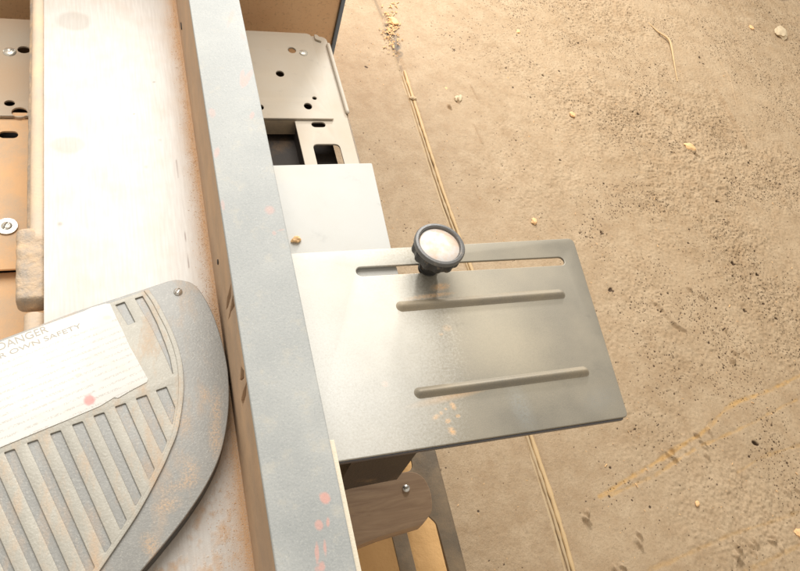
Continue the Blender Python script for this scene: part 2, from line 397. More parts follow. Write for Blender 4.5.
# fence
ZT = .118; FXL = .0735; FXR = .1262
t = NT('hammered grey fence paint')
hm = t.voro(620, 'SMOOTH_F1'); n1 = t.noise(14, 5, .6); n2 = t.noise(800, 6, .85)
near = t.new('ShaderNodeSeparateXYZ'); t.link(t.coord(), near.inputs[0])
c = t.mix(t.ramp(n1, [(.3, 0), (.7, 1)]), (.335, .345, .335), (.44, .445, .425))
c = t.mix(t.ramp(n2, [(.52, 0), (.66, .40)]), c, (.64, .63, .58)); c = t.mix(t.ramp(t.noise(500, 4, .8), [(.36, .35), (.46, 0)]), c, (.22, .24, .25))
c = t.mix(t.ramp(t.noise(55, 4, .7), [(.55, 0), (.75, .30)]), c, (.62, .54, .40))
wob = t.noise(150, 3)
PK = (.80, .34, .26)
for (px, py, a, b, rot, f_) in [(231, 17, .0022, .013, -.35, .35), (243, 37, .0022, .005, .2, .3), (246, 80, .0028, .013, -.5, .45), (242, 78, .002, .012, -.2, .35), (212, 113, .003, .006, 0, .25), (252, 115, .002, .005, -.3, .3),
    (270, 210, .004, .0045, 0, .35), (217, 152, .002, .007, -.3, .3), (223, 205, .0015, .006, 0, .3), (274, 233, .0016, .002, 0, .3), (281, 230, .003, .001, .2, .25),
    (325, 498, .0032, .0042, 0, .75), (319, 525, .0025, .0033, 0, .6), (328, 522, .0013, .003, -.2, .6), (317, 553, .0013, .006, -.15, .6), (325, 548, .0012, .005, -.1, .6), (322, 567, .002, .003, 0, .6), (318, 571, .002, .003, 0, .4)]:
    x, y = P(px, py, ZT); c = t.mix(t.math('MULTIPLY', t.ellipse(x, y, a, b, rot, .3, wob), f_*.72), c, PK)
nb = t.bump(hm, .22, .0004); nb = t.bump(n2, .3, .0004, nb)
fence_m = t.out(c, t.ramp(n1, [(.2, .48), (.8, .62)]), .0, nb, .35)
face_m = dusty('dusty machined fence face', (.42, .30, .205), .55, 18, .6, .1, .0004, 300, (.62, .42, .26))
fence = thing('fence', 'long grey cast fence with red paint specks running beside the white table', 'fence', (.1, .5, 0))
YF0, YF1 = -.02, 1.25
plate('top_rail', [(FXL, YF0), (FXR, YF0), (FXR, YF1), (FXL, YF1)], ZT, .0035, fence_m, fence, bev=.0012)
# upright face, with its slanted openings cut through
Mf = Matrix(((0, 0, 1, 0), (1, 0, 0, 0), (0, 1, 0, 0), (0, 0, 0, 1)))   # (u,v,w) -> (w,u,v)
def fp(px, py): return PX(px, py, FXL+.0008)
holes = []
for q in [[(231,283),(227,298),(226,310),(228,307),(231,296)], [(233,294),(231,312),(228,320),(230,316),(234.5,306)], [(241,366),(244,371),(244,378),(241,381),(240,380)], [(247,381),(246,395),(242,408),(241,400),(243,391)]]:
    holes.append([fp(*p) for p in q])
def clean(poly):
    c = np.mean(poly, 0); z = [(p[0], min(p[1], ZT-.0055)) for p in poly]; z = [(p[0], max(p[1], .006)) for p in z]
    c = np.mean(z, 0); return sorted(z, key=lambda p: math.atan2(p[1]-c[1], p[0]-c[0]))
holes = [clean(h_) for h_ in holes]
plate('face', [(YF0, .0008), (YF1, .0008), (YF1, ZT-.0038), (YF0, ZT-.0038)], FXL+.011, .0102, face_m, fence, holes=holes, bev=.0003, M=Mf)
plate('back_web', [(YF0, .0008), (YF1, .0008), (YF1, ZT-.0038), (YF0, ZT-.0038)], FXR-.004, .008, fence_m, fence, bev=.0003, M=Mf)
box('opening_shade', FXL+.013, FXR-.014, YF0+.001, YF1-.001, .002, ZT-.006, black_in, fence)  # black filler added as the shade inside the face openings
for (px, py) in [(181, 26), (217.5, 262)]:
    y, z = PX(px, py, FXL)
    plate('casting_mark', circle((y, z), .006 if py < 100 else .0025, .0028, 12), FXL+.0012, .0014, black_in, fence, bev=.0002, M=Mf)
cream = dusty('cream strip', (.70, .62, .48), .2, 40, .6)
ys0 = P(362, 571, ZT-.004)[1]-.1; ys1 = P(338, 452, ZT-.004)[1]
box('back_strip', FXR+.0004, FXR+.0042, ys0, ys1+.01, ZT-.03, ZT-.004, cream, fence, .0006)

# ------------------------------------------------------------------ TABLE
TX0 = -.0782
t = NT('bare cast iron table')
dust_ = t.attr('dust'); stn = t.attr('stain'); fine = t.noise(900, 3, .7); mid = t.noise(30, 5, .6)
brush = t.noise(30, 3, .5, t.mapped((16, 1, 1)))
c = t.mix(t.ramp(brush, [(.3, 0), (.7, 1)]), (.52, .485, .445), (.60, .57, .53))
c = t.mix(t.ramp(mid, [(.45, 0), (.75, .5)]), c, (.52, .43, .35))
c = t.mix(stn, c, (.20, .17, .12))
c = t.mix(t.attr('scr'), c, (.16, .09, .07))
d2 = t.math('MULTIPLY', dust_, t.ramp(fine, [(.34, .45), (.60, 1)]), clamp=True)
c = t.mix(d2, c, (.70, .42, .21))
r = t.math('ADD', .40, t.math('MULTIPLY', d2, .4))
nb = t.bump(fine, .22, .0004); nb = t.bump(d2, .5, .0008, nb)
table_m = t.out(c, r, .1, nb)
table = thing('jointer_table', 'bare white cast iron machine table, dusted with sawdust beside the fence', 'machine table', (0, .5, 0))
txs = np.arange(TX0, .140, .0011); tys = np.arange(-.02, 1.25, .0014)
TX, TY = np.meshgrid(txs, tys); TS = TX.shape
near_f = np.clip(1-(FXL-TX)/.030, 0, 1)
nz = vnoise(TS, 26, 41, 5, .7); nz2 = vnoise(TS, 6, 42, 3, .8)
lo = np.clip((.27-TY)/.12, 0, 1); hi = np.clip((TY-.62)/.15, 0, 1)
dust = np.clip(near_f**2.6*1.35*(nz+.15)+near_f**14*.8+near_f*.35*hi*nz2, 0, 1)
dust = np.maximum(dust, lo*np.clip((nz*.7+nz2*.5-.56)*3.2, 0, .8))
dust = np.maximum(dust, .10*np.clip(nz*2-1, 0, 1))
stain = np.zeros(TS)
for (px, py, a, b) in [(75, 21, .0200, .0175), (70, 145, .0165, .0125)]:
    x, y = P(px, py, 0); d = np.hypot((TX-x)/a, (TY-y)/b)+(vnoise(TS, 24, 9, 2)-.5)*.35; stain = np.maximum(stain, np.clip((1.12-d)*4, 0, 1)*.26)
for (px, py, r_, a) in [(60, 224, .0022, .5), (154, 82, .0012, .8), (134, 114, .001, .7), (146, 167, .002, .3), (160, 140, .0015, .3), (177, 68, .0012, .5), (210, 540, .003, .0)]:
    x, y = P(px, py, 0); stain = np.maximum(stain, a*np.clip(1.5-np.hypot(TX-x, TY-y)/r_, 0, 1))
scr = np.zeros(TS)
for a, b in [((176, 160), (178, 178)), ((180, 196), (183, 222)), ((184, 230), (187, 245)), ((187.5, 250), (189, 268)), ((172, 0), (177, 25))]:
    scr = np.maximum(scr, np.clip(1.6-seg_dist(TX, TY, [P(*a, 0), P(*b, 0)])/.0003, 0, 1)*.7)
grid_mesh('top_surface', TX, TY, np.zeros(TS)+.0+nz2*0, {'dust': dust, 'stain': stain, 'scr': scr}, table_m, table)
box('body', TX0+.0006, .1395, YF0, YF1, -.035, -.0003, table_m, table, .0015)
lip_m = dusty('sawdust coated casting', (.60, .50, .40), .52, 22, .6, 0, .0008, 350, (.84, .62, .42))
boss_m = dusty('rough cast boss', (.40, .34, .28), .45, 60, .7, 0, .003, 240, (.74, .52, .32))
def rod(name, x, z, rx, rz, y0, y1, mat, parent, seg=60, amp=0, n=20, cap=.004, sq=1.0):
    vs = []; fs = []
    for i in range(seg+1):
        y = y0+(y1-y0)*i/seg; e = min(i, seg-i)*(y1-y0)/seg; s = math.sqrt(max(0, 1-(1-min(e/cap, 1))**2)) if e < cap else 1; s = max(s, .02)
        for k in range(n):
            a = 2*math.pi*k/n; q = 1+amp*(noise.noise(Vector((math.cos(a), math.sin(a), y*90)))); ca, sa = math.cos(a), math.sin(a); vs.append((x+rx*s*q*math.copysign(abs(ca)**sq, ca), y, z+rz*s*q*math.copysign(abs(sa)**sq, sa)))
    for i in range(seg):
        for k in range(n): fs.append((i*n+k, (i+1)*n+k, (i+1)*n+(k+1) % n, i*n+(k+1) % n))
    fs.append(tuple(range(n))); fs.append(tuple(reversed(range(seg*n, seg*n+n))))
    me = bpy.data.meshes.new(name); me.from_pydata(vs, [], fs); o = finish(name, me, mat, parent, 60); child_fix(o); return o
xl = P(31.5, 150, -.008)[0]; xm = P(28, 150, -.02)[0]
yb = P(36, 232, -.008)[1]; yb2 = P(30, 305, -.008)[1]
rod('edge_lip', (xl+TX0)/2+.0005, -.0075, (TX0-xl)/2+.0012, .0065, yb-.02, YF1, lip_m, table, 120, .06)
rod('lower_lip', xm+.005, -.022, .0052, .008, yb-.02, YF1, boss_m, table, 120, .14)
xb = P(16, 270, -.010)[0]; xb3 = P(23, 320, -.014)[0]
rod('boss', (xb+TX0)/2+.001, -.014, (TX0-xb)/2+.001, .0125, yb2, yb+.004, boss_m, table, 60, .08, 32, .006, .55)
rod('side_rail', (xb3+TX0)/2, -.0175, (TX0-xb3)/2, .009, -.02, yb2-.002, lip_m, table, 80, .05, 20, .002)

# ------------------------------------------------------------------ GUARD on the table
ZG = .022
def G(px, py, z=ZG): return P(px, py, z)
gspots = [(178, 420, ZG, .007, .010, .3, ORG, .35), (190, 470, ZG, .006, .009, 0, ORG, .45), (168, 505, ZG, .008, .005, .3, ORG, .5), (150, 545, ZG, .005, .008, .4, ORG, .5), (216, 410, ZG, .004, .016, -.1, ORG, .5),
          (205, 395, ZG, .003, .006, 0, ORG, .4), (182, 485, ZG, .012, .004, .2, ORG, .4), (215, 440, ZG, .004, .012, 0, ORG, .5)]
def guard_mat(name, base, extra=.3, spots=()):
    t = NT(name); n1 = t.noise(20, 5, .7); n2 = t.noise(700, 3, .75); st_ = t.noise(26, 5, .7, t.mapped((1.7, .6, 1), (0, 0, -.35)))
    c = t.mix(t.ramp(n1, [(.3, 0), (.7, 1)]), tuple(x*.82 for x in base), base)
    m = t.math('MULTIPLY', t.ramp(st_, [(.50, 0), (.72, extra)]), t.ramp(n2, [(.3, .4), (.6, 1)]))
    sep = t.new('ShaderNodeSeparateXYZ'); t.link(t.coord(), sep.inputs[0])
    c = t.mix(t.ramp(n2, [(.52, 0), (.66, .3)]), c, (.62, .60, .54))
    c = t.mix(m, c, (.62, .42, .26))
    for (px, py, z, a, b, rot, colr, f_) in spots:
        x, y = P(px, py, z); c = t.mix(t.math('MULTIPLY', t.math('MULTIPLY', t.ellipse(x, y, a, b, rot, .7, t.noise(140, 5, .8)), t.ramp(n2, [(.42, 0), (.54, .75)])), f_), c, colr)
    nb = t.bump(t.noise(500, 3, .6), .3, .0006); nb = t.bump(m, .4, .0006, nb)
    return t.out(c, t.math('ADD', .46, t.math('MULTIPLY', m, .3)), .15, nb)
gm = guard_mat('grey painted guard', (.43, .405, .345), .75, gspots)
gside = dusty('worn black guard rim', (.055, .055, .055), .18, 60, .5, .1, .001, 300, (.62, .42, .25))
guard = thing('cutter_guard', 'grey ribbed swinging guard with a faded DANGER label lying on the white table', 'blade guard', (*G(60, 450), 0))
arc = spline([(182,280),(192,283),(201,292),(212,312),(221,338),(227.5,368),(229,400),(226,430),(219,458),(205,487),(185,517),(163,545),(141,571),(120,596)], 6)
out_px = [(-70,367),(-40,355),(0,339.5),(75,311.5),(150,287),(168,281),(176,279.5)] + arc + [(60,660),(-80,700)]
zo = [G(*p) for p in out_px]
gfl = guard_mat('darker guard flange', (.34, .335, .315), .5, gspots)
plate('body', zo, ZG, .0035, gfl, guard, bev=.0009, res=4)
def inset(px, py, k=.985):           # rim below the top skin, same footprint, a touch inside
    c = G(40, 470); p = G(px, py); return (c[0]+(p[0]-c[0])*k, c[1]+(p[1]-c[1])*k)
plate('rim', [inset(*p, 1.0) for p in out_px], ZG-.0036, .0175, gside, guard, bev=.0008)
# raised inner panel with sunk channels
ZI = ZG+.0016
inner_arc = spline([(149,289.8),(157,301),(165,316),(172,330),(178,346),(182,362),(183.6,379),(183,400),(178,430),(170,451),(161,471),(139,512),(109,557),(85,592)], 5)
bx = inner_arc
def edge_x(py, k):      # panel edge position for a given image row
    for a, b_ in zip(bx[:-1], bx[1:]):
        if a[1] <= py <= b_[1]: return a[0]+(b_[0]-a[0])*(py-a[1])/(b_[1]-a[1]+1e-9)
    return 60
chan = []
starts = [(156,388.5),(136,396.6),(115,404.8),(93.5,414),(72,423),(50,432),(27,441.2),(4,450.6),(-19,460),(-42,470)]
for (sx, sy) in starts:
    slope = .455; w = 10.5; q = 0
    y_ = sy
    while y_ < 585 and sx+w+slope*(y_-sy) < edge_x(max(y_, 292), 0)-7.5: y_ += 1
    yr = y_; y2 = sy
    while y2 < 592 and sx+slope*(y2-sy) < edge_x(max(y2, 292), 0)-7.5: y2 += 1
    q = [(sx, sy+1.8), (sx+w, sy-1.8), (sx+w+slope*(yr-sy), yr), (sx+slope*(y2-sy), y2)]
    chan.append(fillet([G(*p, ZI) for p in q], .0008, 3))
chan.append(fillet([G(*p, ZI) for p in [(115.5,305),(124.5,301.8),(135,322),(128,325)]], .0005, 3))
chan.append(fillet([G(*p, ZI) for p in [(135,298.5),(142.5,296),(149,307),(157,323),(165,343),(170,358),(173,374),(164,353),(151,326)]], .0003, 3))
inner = [G(*p, ZI) for p in [(-70,371),(-40,359),(0,343),(75,315),(143,291.2)] + bx + [(40,650),(-75,690)]]
plate('ribbed_panel', inner, ZI, .0016-.0001, gm, guard, holes=chan, bev=.0005, res=3)
bo_in = [(a-5.2, b_+.6) for a, b_ in bx]
plate('border_rib', [G(*p, ZI+.0008) for p in bx] + [G(*p, ZI+.0008) for p in reversed(bo_in)], ZI+.0009, .0012, gm, guard, bev=.0004)
t = NT('faded paper label'); ln = t.new('ShaderNodeMapping'); lab_rot = math.atan2(G(48, 327)[1]-G(0, 345)[1], G(48, 327)[0]-G(0, 345)[0])
vv = t.mapped((1, 1, 1), (0, 0, -lab_rot)); sp_ = t.new('ShaderNodeSeparateXYZ'); t.link(vv, sp_.inputs[0])
tri = t.math('FRACT', t.math('MULTIPLY', sp_.outputs[1], 1/.0062)); band = t.ramp(tri, [(.30, 0), (.36, 1), (.62, 1), (.68, 0)])
wn = t.noise(900, 1, .5, vv); wn2 = t.noise(120, 2, .5, vv)
lx, ly = G(0, 356); ymax = -math.sin(lab_rot)*lx+math.cos(lab_rot)*ly
below = t.math('LESS_THAN', sp_.outputs[1], ymax-.004)
txt = t.math('MULTIPLY', t.math('MULTIPLY', band, t.ramp(wn, [(.46, 0), (.52, .34)])), t.math('MULTIPLY', below, t.ramp(wn2, [(.38, .2), (.5, 1)])))
c = t.mix(txt, (.74, .72, .68), (.30, .26, .20))
c = t.mix(t.ramp(t.noise(40, 5, .7), [(.56, 0), (.78, .4)]), c, (.70, .60, .44))
for (px, py, a, b_, rot, cc, f_) in [(89, 400, .0050, .0042, -.5, (.85, .28, .26), .75), (107, 318, .003, .002, 0, (.85, .6, .45), .4), (32, 343, .002, .006, .3, (.75, .62, .4), .25), (78, 375, .003, .001, .4, (.7, .6, .4), .4)]:
    x, y = P(px, py, ZI); c = t.mix(t.math('MULTIPLY', t.ellipse(x, y, a, b_, rot, .25, t.noise(180, 2)), f_), c, cc)
lab_m = t.out(c, .55, 0, t.bump(t.noise(150, 3), .15, .0006))
lp = [(-66,371),(-40,359),(0,342),(30,330.5),(60,319.5),(84,311),(91,307.5),(105,303.6),(110,303.5),(117,319),(123,331),(130,347),(133,352),(148,379),(147,382),(130,391),(118,398),(114,397.5),(100,406),(67,420),(40,431),(0,447.5),(-45,467),(-60,440)]
ZL = ZI+.0006
lab = plate('warning_label', [G(*p, ZL) for p in lp], ZL, .0005, lab_m, guard, bev=.0001)
ink = dusty('faded grey ink', (.46, .42, .36), .1, 200, .6, 0, .0001, 300, (.75, .70, .62))
def text(body, px, py, px2, py2, height, mat, parent, stretch=True):
    fc = bpy.data.curves.new('t', 'FONT'); fc.body = body; fc.size = 1; fc.extrude = 0
    ob = bpy.data.objects.new('t', fc); col.objects.link(ob); bpy.context.view_layer.update()
    me = bpy.data.meshes.new_from_object(ob.evaluated_get(bpy.context.evaluated_depsgraph_get())); bpy.data.objects.remove(ob)
    a = Vector(G(px, py, ZL)); b_ = Vector(G(px2, py2, ZL)); L = (b_-a).length; ang = math.atan2(b_.y-a.y, b_.x-a.x)
    w = max(v.co.x for v in me.vertices)-min(v.co.x for v in me.vertices); s = L/w
    me.transform(Matrix.Translation((a.x, a.y, ZL+.00012)) @ Matrix.Rotation(ang, 4, 'Z') @ Matrix.Diagonal((s, height/.7, 1, 1)))
    o = finish('lettering', me, mat, parent, smooth=False); return o
for args in [('DANGER', -2, 351, 48, 332, .0070), ('FOR YOUR OWN SAFETY', -55, 380, 81, 327.5, .0045)]:
    o = text(*args, ink, lab)
    child = o; o.matrix_parent_inverse = Matrix.Translation(-guard.location) @ Matrix.Identity(4)
    o.matrix_parent_inverse = lab.matrix_parent_inverse.inverted() @ lab.matrix_parent_inverse
s1 = screw(guard, (*G(178, 292), ZG), .0042, bright, .9, h=.0026)

# ------------------------------------------------------------------ CARRIAGE PLATE (middle) and REAR GUARD PLATE
ZM = .0565
car = thing('fence_carriage', 'pale grey flat bracket plate between the fence and the slotted plate', 'bracket plate', (.2, .45, ZM))
mp = [P(276, 167, ZM), P(372, 163, ZM), P(391, 248, ZM), (P(391, 248, ZM)[0]+.0, P(404, 285, ZM)[1]), (.10, P(404, 285, ZM)[1]), (.10, P(276, 167, ZM)[1])]
mp[0] = (mp[0][0]-.06, mp[0][1])
mp = [mp[4], mp[3], (mp[2][0], mp[2][1]), mp[1], (.10, mp[1][1]-.002)]
plate('plate', fillet(mp, [0, 0, 0, .002, 0]), ZM, .004, mid_m, car, bev=.0006)
box('support', .128, .205, .285, .42, -.05, ZM-.0045, black_in, car, .001)
rear = thing('slotted_plate', 'wide steel plate with one long slot and two embossed ribs, held by a black knob', 'steel plate', (.3, .33, ZP))
c4 = [P(573, 238, ZP), P(628.5, 416.5, ZP), P(340, 461, ZP), P(294, 254, ZP)]
c4 = [c4[0], c4[1], (.118, c4[2][1]), (.118, c4[3][1]+.001)]
sl = stadium(P(361.5, 271.5, ZP), P(560, 261, ZP), .0052)
rp = plate('plate', fillet(c4, [.008, .005, 0, 0], 8), ZP, .0028, pm, rear, holes=[sl], bev=.0009, res=4)
bead('rib', P(402, 306.5, ZP), P(560, 294, ZP), .0064, .0042, ZP, rib_m, rear)
bead('rib', P(420, 393, ZP), P(584, 371.5, ZP), .0060, .0046, ZP, rib_m, rear)
blue_edge = dusty('blued steel edge', (.13, .14, .17), .1, 30, .35, .5)
e0 = c4[1]; e1 = c4[2]
plate('front_flange', [(e1[0], e1[1]-.0006), (e0[0]-.004, e0[1]-.0006), (e0[0]-.004, e0[1]+.0012), (e1[0], e1[1]+.0012)], ZP-.0030, .0050, blue_edge, rear, bev=.0004)
# clamp knob
kc = P(428, 268, ZP); ktop = P(438.5, 240, ZP+.037)
ax = Vector((ktop[0]-kc[0], ktop[1]-kc[1], .037)).normalized()
ax = (ax+Vector((-.01, -.15, 0))).normalized()
T = ax.to_track_quat('Z', 'Y').to_matrix().to_4x4() @ Matrix.Diagonal((1.2, 1.2, 1.03, 1))
kb = dusty('black knob plastic', (.035, .033, .032), .16, 120, .42, 0, .0004, 500, (.45, .33, .22))
ring_m = dusty('grey knob rim', (.16, .155, .15), .2, 80, .4, .3, .0003, 500, (.45, .36, .26))
KR = .0208
knob = lathe('knob', [(.0072, -.004), (.0078, 0), (.0078, .004), (.0092, .006), (.0092, .0125), (.0105, .015), (.0125, .0165), (.0165, .0195), (.0190, .0225), (.0196, .0245), (.0196, .0315), (.0192, .0328), (.0170, .0334), (.0150, .0334)], (*kc, ZP), kb, rear, 96, 12, .035, (.0195, .0318), T)
prof = [(.0150, .0330), (.0196, .0330), (KR, .0340), (KR, .0368), (.0200, .0381), (.0182, .0384), (.0172, .0376), (.0168, .0350), (.0165, .0345)]
rim = lathe('knob_rim', prof, (*kc, ZP), ring_m, knob, 72, tilt=T); rim.matrix_parent_inverse = Matrix.Identity(4)
t = NT('dusty aluminium cap'); n1 = t.noise(60, 4, .6); n2 = t.noise(1300, 2)
c = t.mix(t.ramp(n1, [(.42, 0), (.60, .7)]), (.66, .64, .62), (.66, .45, .30)); c = t.mix(t.ramp(n2, [(.55, 0), (.7, .3)]), c, (.6, .4, .25))
cap_m = t.out(c, .5, .1, t.bump(n2, .15, .0002))
cap = lathe('knob_cap', [(.0166, .0345), (.0166, .0353), (.0160, .0358), (.0080, .0361), (.001, .0362)], (*kc, ZP), cap_m, knob, 48, tilt=T); cap.matrix_parent_inverse = Matrix.Identity(4)
lathe('stud', [(.0035, -.030), (.0035, -.002)], (*kc, ZP), bright_d, rear, 16)
lathe('washer', [(.0068, -.0026), (.0098, -.0024), (.0098, .0012), (.0085, .0016)], (*kc, ZP+.0004), dark_m, rear, 32)

# ------------------------------------------------------------------ STAND below
ZS = -.12
stand_m = plate_mat('galvanised stand plate', (.55, .50, .42), .0, .6, .5, [(8, 80, -.12, .05, .05, 0, (.62, .38, .2), .55), (15, 10, -.12, .05, .04, 0, (.62, .38, .2), .5)], (.56, .43, .29))
rail_m = dusty('shaded dusty stand rail', (.21, .165, .115), .4, 20, .6, .1, .0008, 200, (.42, .30, .18))  # dusty brown, darkened for the slotted plate's shade on the front rail
orange_m = dusty('sawdust covered stand plate', (.56, .44, .32), .58, 14, .7, 0, .0008, 250, (.86, .52, .27))
stand = thing('machine_stand', 'galvanised metal stand frame with punched holes underneath the white table', 'stand', (0, .5, ZF))
SX = P(345, 118, ZS)[0]; y_top = P(290, 32, ZS)[1]; y_s = P(315, 118.5, ZS)[1]
def hs(px, py, rx, ry, n=18): return circle(P(px, py, ZS), rx, ry, n)
rh = [hs(292, 50, .0062, .0066), hs(280, 73.5, .0062, .0066), hs(308, 106, .0060, .0066), hs(314.5, 98, .0034, .0034), hs(261, 107, .004, .005), fillet([P(314, 34, ZS), P(317, 34.5, ZS), P(321, 38, ZS), P(321.5, 41, ZS), P(315, 38.5, ZS)], .002)]
rh += [hs(24, 49.5, .0080, .0070), hs(9.5, 103, .0062, .0052), hs(19.5, 112, .0092, .0085)]
pr = P(318, 34, ZS); pr2 = P(333, 118, ZS)
tp = [(-.26, y_s-.001), (pr2[0]+.001, y_s), (pr2[0]+.001, y_top-.001), (-.26, y_top-.001)]
plate('top_plate', fillet(tp, [0, .001, .010, 0]), ZS, .003, stand_m, stand, holes=rh, bev=.0006)
# side rail with punched windows
rx0 = P(299, 135, ZS)[0]
SXo = P(324.5, 50, ZS-.006)[0]+.008
wx0 = P(315, 150, ZS)[0]; wx1 = P(342, 150, ZS)[0]
win = []
ya = P(325, 142, ZS)[1]; yb_ = P(330, 190, ZS)[1]
ZR = ZS-.004
win.append(fillet([(wx0, yb_), (wx1, yb_), (wx1, ya), (wx0, ya)], .008))
win.append(stadium(P(315, 124.5, ZR), P(322, 124.5, ZR), .0052))
yw = P(428, 511, ZR)[1]; xw1 = P(437, 530, ZR)[0]; xw0 = xw1-.030
win.append(fillet([(xw0, .02), (xw1, .02), (xw1, yw-.012), (xw1-.009, yw), (xw0, yw)], .004))
yv = P(418, 470, ZR)[1]
win.append(fillet([(xw0-.004, yv), (xw1-.008, yv), (xw1-.008, yv+.08), (xw0-.004, yv+.08)], .010))
SR = P(457.5, 560, ZR)[0]; YM = .33; yel = P(10, 267, ZS)[1]
win[-2] = fillet([(SR-.046, .02), (SR-.012, .02), (SR-.012, yw-.014), (SR-.022, yw), (SR-.046, yw)], .004)
plate('side_rail', fillet([(rx0, YM), ((SR+SXo)/2, YM), (SXo, y_top-.002), (pr2[0]-.004, y_top-.002), (pr2[0]-.004, y_s+.006), (rx0, y_s+.006)], [0, 0, .012, 0, 0, 0]), ZR, .0030, stand_m, stand, holes=win[:2], bev=.0006)
plate('front_rail', [(rx0, -.1), (SR, -.1), ((SR+SXo)/2, YM-.0005), (rx0, YM-.0005)], ZR, .0030, rail_m, stand, holes=win[2:], bev=.0006)  # same rail as the side one; plate shade put into its colour
box('shade_filler', -.255, SR-.004, .43, y_top-.012, ZS-.10, ZS-.035, black_in, stand)  # black box added as the shade seen through holes and windows
plate('front_plate', [(-.26, -.05), (-.062, -.05), (-.062, yel+.004), (-.26, yel+.004)], ZR-.012, .003, orange_m, stand, bev=.0006)
plate('side_skirt', [(SR+.0003, -.1), (SR+.0032, -.1), (SXo+.0032, y_top-.014), (SXo+.0003, y_top-.014)], ZR-.001, .050, rail_m, stand, bev=.0008)
rod('rolled_edge', SXo-.0012, ZS-.002, .0032, .003, y_s+.012, y_top-.02, stand_m, stand, 60, .02)
# left plates
ysl = P(10, 127.5, ZS)[1]; yel = P(10, 267, ZS)[1]
lsl = stadium(P(4, 134.5, ZR), P(13, 134.5, ZR), .0058)
plate('lower_plate', [(-.26, yel), (-.062, yel), (-.062, y_s+.010), (-.26, y_s+.010)], ZR, .003, orange_m, stand, holes=[lsl], bev=.0006)
w_ = screw(stand, (*P(7, 227, ZR), ZR+.0015), .0062, bright_d, 1.2, washer=.0115, h=.003)
screw(stand, (*P(9.5, 52, ZS), ZS), .0085, bright_d, .2, h=.0035); screw(stand, (*P(303.5, 53, ZS), ZS), .0068, bright_d, .2, h=.003)
# hanging grey flange and inner parts seen through the opening
fa = P(264, 119, ZS-.003); fb = P(297, 119, ZS-.003)
plate('hanging_flange', [(fa[0]-.03, -.022), (fb[0]-.001, -.022), (fb[0]-.001, 0), (fa[0]-.03, 0)], 0, .003, rail_m, stand, bev=.0006,
      M=Matrix.Translation((0, fa[1]-.002, ZS-.0035)) @ Matrix.Rotation(math.radians(72), 4, 'X'))
box('inner_wall', rx0+.002, rx0+.005, .42, y_s, ZS-.16, ZS-.006, black_in, stand)
for (lx, ly) in [(SR-.03, -.06), (SR-.03, y_top-.05), (-.22, -.06), (-.22, y_top-.05)]:
    plate('leg', fillet([(lx-.02, ly-.02), (lx+.02, ly-.02), (lx+.02, ly-.015), (lx-.015, ly-.015), (lx-.015, ly+.02), (lx-.02, ly+.02)], .001), ZR-.004, -ZF+ZR-.004, rail_m, stand, bev=.0005)
# gear/cutter body of the machine below the table
box('cutter_housing', -.05, .125, .18, .95, -.115, -.036, black_in, table, .004)

# shelf coated with sawdust under the stand
shelf_m = dusty('sawdust drift', (.82, .48, .18), .7, 10, .85, 0, .002, 120, (.92, .56, .24))
sx, sy = np.meshgrid(np.arange(-.26, SR+.026, .004), np.arange(-.10, .42, .004))
sz = -.215+.006*vnoise(sx.shape, 12, 5, 4)
shelf = thing('dust_tray', 'orange sawdust covered tray inside the stand below the machine', 'tray', (0, .3, -.24))
grid_mesh('sawdust_layer', sx, sy, sz, {}, shelf_m, shelf)
box('tray_base', -.265, SR+.028, -.105, .424, -.225, -.219, rail_m, shelf)
# wooden block bolted in front of the carriage
t = NT('dark pine block'); gr = t.noise(14, 5, .6, t.mapped((1, 9, 9), (0, 0, -.15)), 1.2)
c = t.mix(t.ramp(gr, [(.3, 0), (.7, 1)]), (.29, .18, .105), (.42, .28, .17)); c = t.mix(t.ramp(t.noise(60, 4), [(.6, 0), (.8, .5)]), c, (.42, .27, .15))
block_m = t.out(c, .65, 0, t.bump(gr, .35, .001))
ZB = -.075
bpx = [(300,503),(350,486),(398,473)] + spline([(398,473),(412,471.5),(424,478),(431,493),(432,510),(427,519)], 5)[1:] + [(423,524),(380,537),(355,547),(300,566)]
block = plate('wooden_block', [P(*p, ZB) for p in bpx], ZB, .020, block_m, None, bev=.0012)
bl = block; col.objects.unlink(bl); col.objects.link(bl)
tag(block, 'dark brown wooden block with a rounded end and a screw under the slotted plate', 'wood block')
screw(block, (*P(406, 488.5, ZB), ZB), .0042, bright, .3, h=.003)
# dark bracket under the slotted plate
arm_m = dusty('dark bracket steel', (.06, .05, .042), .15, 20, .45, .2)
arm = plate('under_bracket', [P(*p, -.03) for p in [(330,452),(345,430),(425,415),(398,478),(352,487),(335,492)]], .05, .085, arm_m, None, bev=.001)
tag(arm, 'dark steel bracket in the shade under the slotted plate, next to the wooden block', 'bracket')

# ------------------------------------------------------------------ box behind the stand
t = NT('orange-brown board'); n1 = t.noise(9, 5, .6); n2 = t.noise(200, 3, .7)
c = t.mix(t.ramp(n1, [(.3, 0), (.7, 1)]), (.90, .54, .29), (.95, .64, .38)); c = t.mix(t.ramp(n2, [(.3, .35), (.45, 0)]), c, (.4, .2, .09))
board_m = t.out(c, .6, 0, t.bump(n2, .2, .0006))
YB = y_top+.10
def zy(px, py, y):
    w = ray(px, py); tt = y/w[1]; p = CAM+w*tt; return p[0], p[2]
xr, zr = zy(341, 10, YB)
bin_ = thing('dust_bin', 'orange-brown upright bin with a blue-grey edge standing behind the machine stand', 'bin', (.1, YB+.15, ZF))
rr = .05
bo = fillet([(-.34, YB), (xr, YB), (xr, YB+.34), (-.34, YB+.34)], [.03, .012, .03, .03], 8)
plate('body', bo, .22, .22-ZF-.004, board_m, bin_, bev=.003)
